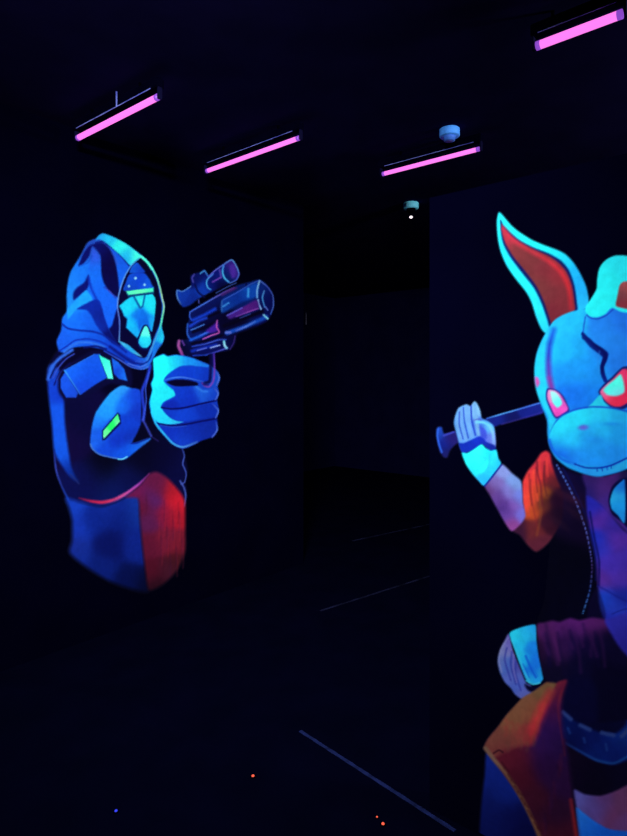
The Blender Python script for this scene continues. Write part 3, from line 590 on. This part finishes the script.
for p in ([(584,738),(585,742)], [(606,744),(607,750)], [(568,728),(570,733)]):
    B.line((26,56,140), p, 2, 2, .8)
B.part('leg', [(574,790),(585,794),(600,795.5),(615,791),(640,780),(700,770),(700,880),(590,880),(580,840),(577,812)],
       [(578,800,(90,90,190)),(590,805,(86,72,160)),(605,800,(90,58,130)),(620,800,(100,56,110)),(610,815,(104,54,110)),(622,825,(100,60,130)),(600,812,(90,70,160))], f=2.2)
B.fill([(580,815,(34,120,250)),(590,825,(24,104,240)),(605,834,(20,92,230))], [(576,808),(583,812),(595,821),(610,829),(640,836),(640,880),(585,880),(579,835)], 1.8)
B.part('second_sleeve', [(537,625),(544,622.5),(552,620.5),(560,621.5),(570,618),(580,620),(592,617.5),(605,619.5),(625,628),(640,650),(700,660),(700,715),(640,718),(610,722),(590,722),(570,712),(560,700),(550,684),(543,676),(540,660),(538,642)],
       [(545,628,(72,26,92)),(560,628,(76,26,106)),(553,645,(60,20,84)),(580,626,(84,28,116)),(595,624,(80,28,106)),(570,640,(22,10,64)),(560,650,(44,18,76)),(545,650,(24,10,44)),(590,645,(16,8,54)),(580,665,(9,7,46)),(555,665,(12,8,40)),(600,640,(12,6,46)),(605,670,(6,4,36)),(615,690,(5,4,36)),(580,690,(6,6,48)),(612,650,(10,6,44))], f=2.5)
B.line((84,32,104), [(553,632),(556,645),(560,660)], 2.4, 3, .5)
B.line((14,8,60), [(545,634),(548,650),(550,665)], 3, 4, .6)
B.fill([(612,625,(44,44,180)),(622,640,(40,36,160))], [(605,621),(612,618),(640,612),(660,650),(640,665),(622,650),(612,635)], 2.5)
B.part('second_hand', [(509,634),(505,640),(500,650),(497.8,661),(500,672),(505,682),(511,688),(515,694),(522,699),(528,699),(534,693),(531,685),(526,682),(519,665),(513,650)],
       [(504,650,(110,120,190)),(500,662,(90,110,190)),(508,665,(66,100,200)),(514,675,(80,100,200)),(520,685,(70,96,205)),(510,645,(96,92,190)),(526,692,(84,96,190)),(518,665,(70,70,170))], f=1.6)
for p in ([(507,648),(505,660),(511,680)], [(512,652),(511,665),(516,684)], [(516,662),(516,674),(521,690)]):
    B.line((44,52,160), p, 1.5, 1.6, .8)
B.line((120,110,200), [(514,655),(513.5,668),(517,682)], 1.2, 1.5, .6)
B.line((120,130,190), [(508,638),(502,648),(499,660),(502,672)], 1.2, 1.2, .7)
B.part('cuff', [(509.6,634),(515,629.5),(524,626.4),(533,624.4),(536,626),(536.6,640),(538.6,655),(542,672),(543.2,679),(539,683.6),(533,684),(526.5,680),(521,667),(515,650)],
       [(514,636,(34,200,248)),(520,645,(30,186,248)),(527,632,(32,184,250)),(533,630,(28,160,246)),(530,650,(22,132,246)),(524,660,(26,170,248)),(535,660,(22,120,246)),(532,672,(20,112,246)),(538,676,(30,160,250)),(529,678,(34,176,250)),(519,655,(34,200,250))], f=1.4)
B.line((14,84,220), [(526,656),(531,668),(536,677)], 2, 1.8, .9)
B.line((20,110,235), [(530,662),(535,671),(538,676)], 1, 1.2, .8)
B.line((16,96,226), [(523,664),(527,672),(529,677)], 1.2, 1.3, .8)
B.line((56,200,250), [(512,640),(518,655),(525,672),(529,680)], 1.4, 1.6, .7)
B.line((60,200,250), [(526.5,680.5),(533,684),(540,682.6)], 1.3, 1.2)
B.fill((6,5,44), [(525,684),(531,686),(541,685),(545,681),(541,690),(532,692),(527,689)], 2)
B.part('coat_flap', [(533,692),(540,687),(547,682),(553,684.5),(560,681),(566.5,680.5),(563,692),(560.6,705),(561.6,722),(565,745),(569,775),(574,810),(579,850),(583,880),(556,880),(546,855),(538,832),(527,808),(512,785),(500,768),(489,754),(484.6,747),(489,738),(499,726),(507,715),(517,704),(523,698)],
       [(495,738,(104,56,62)),(510,722,(116,74,64)),(525,708,(118,78,62)),(540,690,(108,84,62)),(518,725,(112,60,62)),(505,742,(112,44,62)),(520,738,(116,36,60)),(532,738,(170,44,60)),(537,716,(196,48,62)),(530,726,(170,48,60)),(545,705,(166,40,62)),(549,692,(120,66,64)),(558,688,(108,28,54)),(552,712,(88,22,70)),(545,725,(70,22,80)),(555,735,(34,14,78)),(540,748,(40,18,88)),(525,752,(74,18,46)),(510,755,(72,18,36)),(518,772,(66,16,36)),(545,775,(32,12,54)),(556,765,(34,12,58)),(530,790,(58,16,36)),(550,810,(34,12,46)),(560,790,(36,12,48)),(565,815,(44,12,44)),(573,822,(160,36,48)),(575,832,(150,36,48)),(545,832,(66,24,40)),(562,830,(70,14,44)),(560,860,(60,20,40))], f=2)
B.fill([(500,738,(112,62,58)),(512,722,(122,78,60)),(528,706,(122,80,62)),(545,690,(112,82,60)),(505,748,(112,52,56)),(520,738,(128,58,58)),(535,712,(126,66,58)),(530,735,(130,48,56))],
       [(485,747),(489,738),(499,726),(507,715),(517,704),(523,698),(533,692),(547,683),(556,684),(548,700),(540,720),(534,742),(518,748),(500,756),(492,756)], 2.5)
B.fill([(558,690,(92,22,60)),(556,712,(64,18,72)),(552,728,(40,16,84)),(540,745,(44,18,86)),(520,752,(82,20,46)),(506,756,(86,22,44)),(560,745,(34,14,70)),(545,765,(36,12,62)),(522,775,(66,16,38)),(560,780,(38,14,62)),(535,800,(56,16,40)),(555,815,(40,14,48)),(545,835,(62,18,40)),(565,835,(60,16,42))],
       [(566,681),(563,692),(561,705),(562,722),(566,745),(570,775),(575,810),(580,850),(583,880),(556,880),(546,852),(531,812),(514,784),(499,762),(503,752),(518,747),(532,744),(541,728),(548,708),(556,690)], 6)
B.line([(150,44,56),(196,46,60),(210,48,62),(200,46,60),(150,40,58)], [(550,692),(544,703),(538,715),(533,728),(529,741)], 7, 6, .75)
B.line([(110,84,74),(116,86,76),(100,66,56),(104,72,58),(110,74,60),(96,62,54)], [(485.5,748),(494,759),(505,772),(516,788),(527,808),(537,830),(546,855)], 4.0, 2.2)
B.line((44,12,30), [(494,753),(499,750),(503,752)], 1.6, 1.6, .9)
for k in range(12):
    t = k / 11; x = 502 + 36 * t; y = 762 + 66 * t
    B.line((52,14,30), [(x, y), (x + 3.4, y + 5 - 2 * (k % 2))], 1.8, 2, .6)
B.line((120,34,50), [(562,690),(558,705),(560,725),(565,755)], 1.2, 2, .35)
B.line((170,40,50), [(571,800),(574,820),(578,845)], 3.2, 3, .6)

for k in range(16):
    x = 541 + (k * 29 % 62); y = 624 + (k * 17 % 10); h = 16 + (k * 11 % 26)
    B.line([(70,26,96),(14,8,56),(58,22,86)][k % 3], [(x, y), (x + 2 + k % 3, y + h * .5), (x + 4 + k % 4, y + h)], 2.4, 3.4, .42)
for k in range(26):
    x = 504 + (k * 23 % 44); y = 704 + (k * 31 % 46)
    if x + y < 1226 or x > 538: continue
    B.line([(138,84,60),(96,62,56),(150,50,56)][k % 3], [(x, y), (x + 2, y + 4), (x + 1, y + 8)], 2.6, 3.4, .35)
for k in range(22):
    x = 543 + (k * 13 % 22); y = 735 + (k * 37 % 90)
    B.line([(52,20,78),(24,8,40),(74,18,44)][k % 3], [(x, y), (x + .6, y + 8), (x, y + 15)], 2, 3, .3)
for k in range(16):
    x = 548 + (k * 19 % 34); y = 485 + (k * 23 % 44)
    B.line([(56,20,44),(36,16,40)][k % 2], [(x, y), (x + 4, y + 3), (x + 7, y + 8)], 3, 4, .3)
for (x0, y0, x1, y1) in ((528,478,529,497),(533,472,533,492),(540,460,541,478),(547,458,548,476),(526,496,529,515)):
    B.line((232,70,58), [(x0, y0), ((x0 + x1) / 2 - .6, (y0 + y1) / 2), (x1, y1)], 1.4, 2.4, .55)
for (x0, y0, x1, y1) in ((530.6,480,532,505),(536.5,468,537.4,492),(544.6,462,545,485)):
    B.line((84,26,40), [(x0, y0), ((x0 + x1) / 2 - .6, (y0 + y1) / 2), (x1, y1)], 1.2, 2.2, .6)
rr = empty('wall_mural', (PART_X, .5, .02))
tag(rr, 'glowing wall painting of a red-eyed cyan rabbit-headed figure shouldering a bat', 'mural')
B.build(rr, np.array([-.0016, 0, 0]))

# ------------------------------------------------------------------ ceiling blacklight tubes
TZ = 3.0
def tube_lamp(p0, p1, label, rod=False, r=.0155):
    a = on_z(*p0, TZ); b = on_z(*p1, TZ)
    c = (a + b) / 2; L = np.linalg.norm(b[:2] - a[:2]); ang = math.atan2(b[1] - a[1], b[0] - a[0]) - math.pi / 2
    root = empty('blacklight_tube_lamp', (c[0], c[1], TZ), ang)
    tag(root, label, 'lamp', 'blacklight tubes on the ceiling')
    h = L / 2
    bm = bmesh.new(); lathe(bm, [(r * .6, -h), (r, -h + .006), (r, h - .006), (r * .6, h)], 20, 'y')
    link_mesh('tube', bm, M_TUBE, root, True)
    for s in (-1, 1):
        bm = bmesh.new(); lathe(bm, [(r * 1.04, 0), (r * 1.04, .018)], 20, 'y', (0, s * (h - .009) - .009 + s * .002, 0))
        link_mesh('tube_cap', bm, M_TUBE_END, root, True)
        bm = bmesh.new(); y = s * (h + .010)
        box(bm, -.014, .014, min(y, y + s * .008), max(y, y + s * .008), -.016, .05, .002)
        link_mesh('lamp_holder', bm, M_HOLDER, root)
    bm = bmesh.new(); box(bm, -.024, .024, -h - .02, h + .02, .040, .088, .004)
    link_mesh('batten', bm, M_BATTEN, root)
    bm = bmesh.new(); box(bm, .024, .0265, -h * .93, h * .93, .039, .044 if rod else .042, .0006)
    link_mesh('painted_lit_edge', bm, M_LIP, root)  # bright strip stands for tube light caught by the batten
    for s in (-1, 1):
        bm = bmesh.new(); lathe(bm, [(.007, .088), (.007, CEIL - TZ)], 12, 'z', (0, s * h * .6, 0))
        link_mesh('mounting_stud', bm, M_BLACK, root, True)
    if rod:
        bm = bmesh.new(); box(bm, .024, .030, .056, .063, .04, CEIL - TZ, .001)
        link_mesh('mounting_clip', bm, M_LIP, root)
    return root
tube_lamp((78,138), (158,97), 'glowing violet tube on the ceiling, leftmost, above the hooded figure painting', rod=True)
tube_lamp((207,171), (299,138), 'glowing violet tube on the ceiling, second from the left, above the painted pistol', r=.0135)
tube_lamp((383,174), (479,149), 'glowing violet tube on the ceiling between the two round detectors', r=.0135)
tube_lamp((537,46), (622,14), 'glowing violet tube at the top right, above the rabbit painting', r=.0175)

# added flood fixtures, out of view on the ceiling, to light murals and far space
def flood(loc, target, power, size, label, spread):
    v = Vector(target) - Vector(loc)
    root = empty('added_flood', loc)
    tag(root, label, 'lamp', 'added blacklight floods on the ceiling')
    q = v.to_track_quat('-Z', 'Y'); root.rotation_mode = 'QUATERNION'; root.rotation_quaternion = q
    w = size / 2
    bm = bmesh.new(); box(bm, -w - .03, w + .03, -.09, .09, .02, .12, .008); link_mesh('housing', bm, M_BLACK, root)
    bm = bmesh.new()
    box(bm, -w - .03, w + .03, -.09, -.075, -.01, .02); box(bm, -w - .03, w + .03, .075, .09, -.01, .02)
    box(bm, -w - .03, -w - .015, -.075, .075, -.01, .02); box(bm, w + .015, w + .03, -.075, .075, -.01, .02)
    link_mesh('bezel', bm, M_BLACK, root)
    bm = bmesh.new(); box(bm, -w - .014, w + .014, -.074, .074, .002, .018); link_mesh('lens', bm, M_LENS, root)
    for s in (-1, 1):
        bm = bmesh.new(); box(bm, s * (w + .045) - .004, s * (w + .045) + .004, -.015, .015, .03, .20); link_mesh('bracket', bm, M_BLACK, root)
    bm = bmesh.new(); lathe(bm, [(.012, .02), (.012, CEIL - loc[2] - .006), (.04, CEIL - loc[2] - .006), (.04, CEIL - loc[2])], 16)
    st = link_mesh('ceiling_mount', bm, M_BLACK, root); st.rotation_mode = 'QUATERNION'; st.rotation_quaternion = q.inverted()
    L = bpy.data.lights.new('blacklight', 'AREA'); L.shape = 'RECTANGLE'; L.size = size; L.size_y = .14  # fill light of the added flood, nearly white
    L.energy = power; L.color = (.88, .86, 1.0); L.spread = math.radians(spread)
    o = bpy.data.objects.new('blacklight', L); COL.objects.link(o); o.parent = root; o.location = (0, 0, -.004)
flood((-.4, .1, 2.95), (2.65, 3.4, 1.15), 74, .5, 'added flood lamp out of view on the ceiling, facing the hooded figure painting', 80)
flood((-1.3, -.15, 2.95), (1.92, .55, .25), 36, .5, 'added flood lamp out of view on the ceiling, facing the rabbit painting', 95)

flood((3.4, -1.3, 2.95), (5.4, 3.2, 2.6), 70, .5, 'added flood lamp out of view on the ceiling behind the rabbit painting, facing the far wall', 160)  # added to brighten the space behind the partition

# ------------------------------------------------------------------ ceiling detectors
def detector(px, py, label, s, led):
    p = on_z(px, py, CEIL)
    root = empty('ceiling_detector', (p[0], p[1], CEIL)); tag(root, label, 'detector', 'round detectors on the ceiling')
    bm = bmesh.new(); lathe(bm, [(.058 * s, -.048 * s), (.062 * s, -.044 * s), (.062 * s, -.004), (.058 * s, 0)], 40)
    link_mesh('body', bm, M_PLASTIC3 if led else M_PLASTIC, root, True)
    bm = bmesh.new(); lathe(bm, [(.020 * s, -.076 * s), (.034 * s, -.072 * s), (.038 * s, -.052 * s), (.038 * s, -.048 * s)], 40)
    link_mesh('sensing_head', bm, M_PLASTIC2 if not led else M_BLACK, root, True)
    if led:
        bm = bmesh.new(); lathe(bm, [(.006, -.112), (.006, -.076 * s)], 10); link_mesh('stem', bm, M_BLACK, root, True)
        bm = bmesh.new(); lathe(bm, [(.005, -.132), (.012, -.127), (.014, -.120), (.010, -.113)], 20); link_mesh('indicator_led', bm, M_WHITE, root, True)
detector(449.5, 129, 'round pale blue detector on the ceiling above the middle violet tube, without a lit dot', .98, False)
detector(411, 203, 'small round pale blue detector on the ceiling with a lit white dot below it', 1.05, True)

# made-up cord; its pale weight stands for a faint glint past the left wall
p = on_z(306, 305, 2.45); top = CEIL
root = empty('glint_cord', (p[0], p[1], CEIL)); tag(root, 'made-up thin cord with a pale tip for a faint glint, beyond the end of the left wall', 'cord')
zb = EYE + (HZ - 324) / FPX * ((p - ORG) @ FW)
bm = bmesh.new(); lathe(bm, [(.003, zb - CEIL + .02), (.003, 0)], 8); link_mesh('cord', bm, M_CORD2, root, True)
bm = bmesh.new(); lathe(bm, [(.004, zb - CEIL - .01), (.010, zb - CEIL), (.008, zb - CEIL + .02), (.0045, zb - CEIL + .13)], 12)
link_mesh('weight', bm, M_CORD, root, True)

# ------------------------------------------------------------------ floor: tape strips and little lights
def strip(p0, p1, w, m, label):
    a = on_z(*p0, 0); b = on_z(*p1, 0); d = (b - a)[:2]; d /= np.linalg.norm(d); n = np.array([-d[1], d[0]]) * w / 2
    c = (a + b) / 2
    bm = bmesh.new(); N = 24; t = []; u = []
    for k in range(N + 1):
        q = a + (b - a) * k / N; e = 1 + .12 * math.sin(k * 2.3)
        t.append((q[0] + n[0] * e - c[0], q[1] + n[1] * e - c[1])); u.append((q[0] - n[0] * e - c[0], q[1] - n[1] * e - c[1]))
    for zz in (0, .0015):
        pass
    T = [[bm.verts.new((x, y, z)) for (x, y) in row] for row in (t, u) for z in (0.0, .0015)]
    for k in range(N):
        bm.faces.new((T[1][k], T[1][k+1], T[3][k+1], T[3][k])); bm.faces.new((T[0][k], T[0][k+1], T[1][k+1], T[1][k]))
        bm.faces.new((T[2][k+1], T[2][k], T[3][k], T[3][k+1])); bm.faces.new((T[0][k+1], T[0][k], T[2][k], T[2][k+1]))
    bm.faces.new((T[0][0], T[1][0], T[3][0], T[2][0])); bm.faces.new((T[1][N], T[0][N], T[2][N], T[3][N]))
    bmesh.ops.recalc_face_normals(bm, faces=bm.faces)
    o = link_mesh('floor_tape', bm, m); o.location = (c[0], c[1], .0002)
    tag(o, label, 'tape', 'tape lines on the floor')
strip((300,731), (455,831), .016, M_TAPE, 'dim blue tape line on the black floor, reaching the foot of the rabbit painting')
strip((320,611), (430,576), .018, M_TAPE2, 'very faint grey tape line on the floor, nearer of the two beyond the blue')
strip((352,541), (431,524), .022, M_TAPE2, 'very faint grey tape line on the floor, farther of the two beyond the blue')

def stud(px, py, r, m, label, name='floor_light'):
    p = on_z(px, py, 0)
    root = empty(name, (p[0], p[1], 0)); tag(root, label, 'light', 'tiny lights on the floor')
    bm = bmesh.new(); lathe(bm, [(r * 1.9, 0), (r * 1.9, .002), (r * 1.3, .004)], 20); link_mesh('rim', bm, M_BLACK, root, True)
    bm = bmesh.new(); lathe(bm, [(r, .004), (r * .85, .004 + r * .5), (r * .4, .004 + r * .8)], 16); link_mesh('lens', bm, m, root, True)
stud(253, 777, .0062, M_RED, 'tiny red light on the floor, leftmost red one, left of the blue tape')
stud(383, 825, .0058, M_RED, 'tiny red light on the floor at the bottom of the picture, below the blue tape')
stud(377, 818, .0035, M_RED, 'smaller of the two red lights close together below the blue tape')
stud(116, 812, .0058, M_BLUE, 'tiny blue light on the floor at the bottom left')

# ------------------------------------------------------------------ camera, world
cam = bpy.data.cameras.new('camera'); co = bpy.data.objects.new('camera', cam); COL.objects.link(co)
co.location = (0, 0, EYE); co.rotation_euler = (math.pi / 2, 0, math.atan2(FW[1], FW[0]) - math.pi / 2)
cam.sensor_fit = 'VERTICAL'; cam.sensor_height = 24; cam.lens = 24 * FPX / 836
cam.shift_y = -(418 - HZ) / 836; cam.clip_start = .05
bpy.context.scene.camera = co
w = bpy.data.worlds.new('world'); bpy.context.scene.world = w; w.use_nodes = True
w.node_tree.nodes['Background'].inputs['Color'].default_value = (0, 0, 0, 1)
w.node_tree.nodes['Background'].inputs['Strength'].default_value = 0
vs = bpy.context.scene.view_settings
vs.view_transform = 'Standard'; vs.look = 'None'; vs.exposure = 0; vs.gamma = 1; vs.use_curve_mapping = False
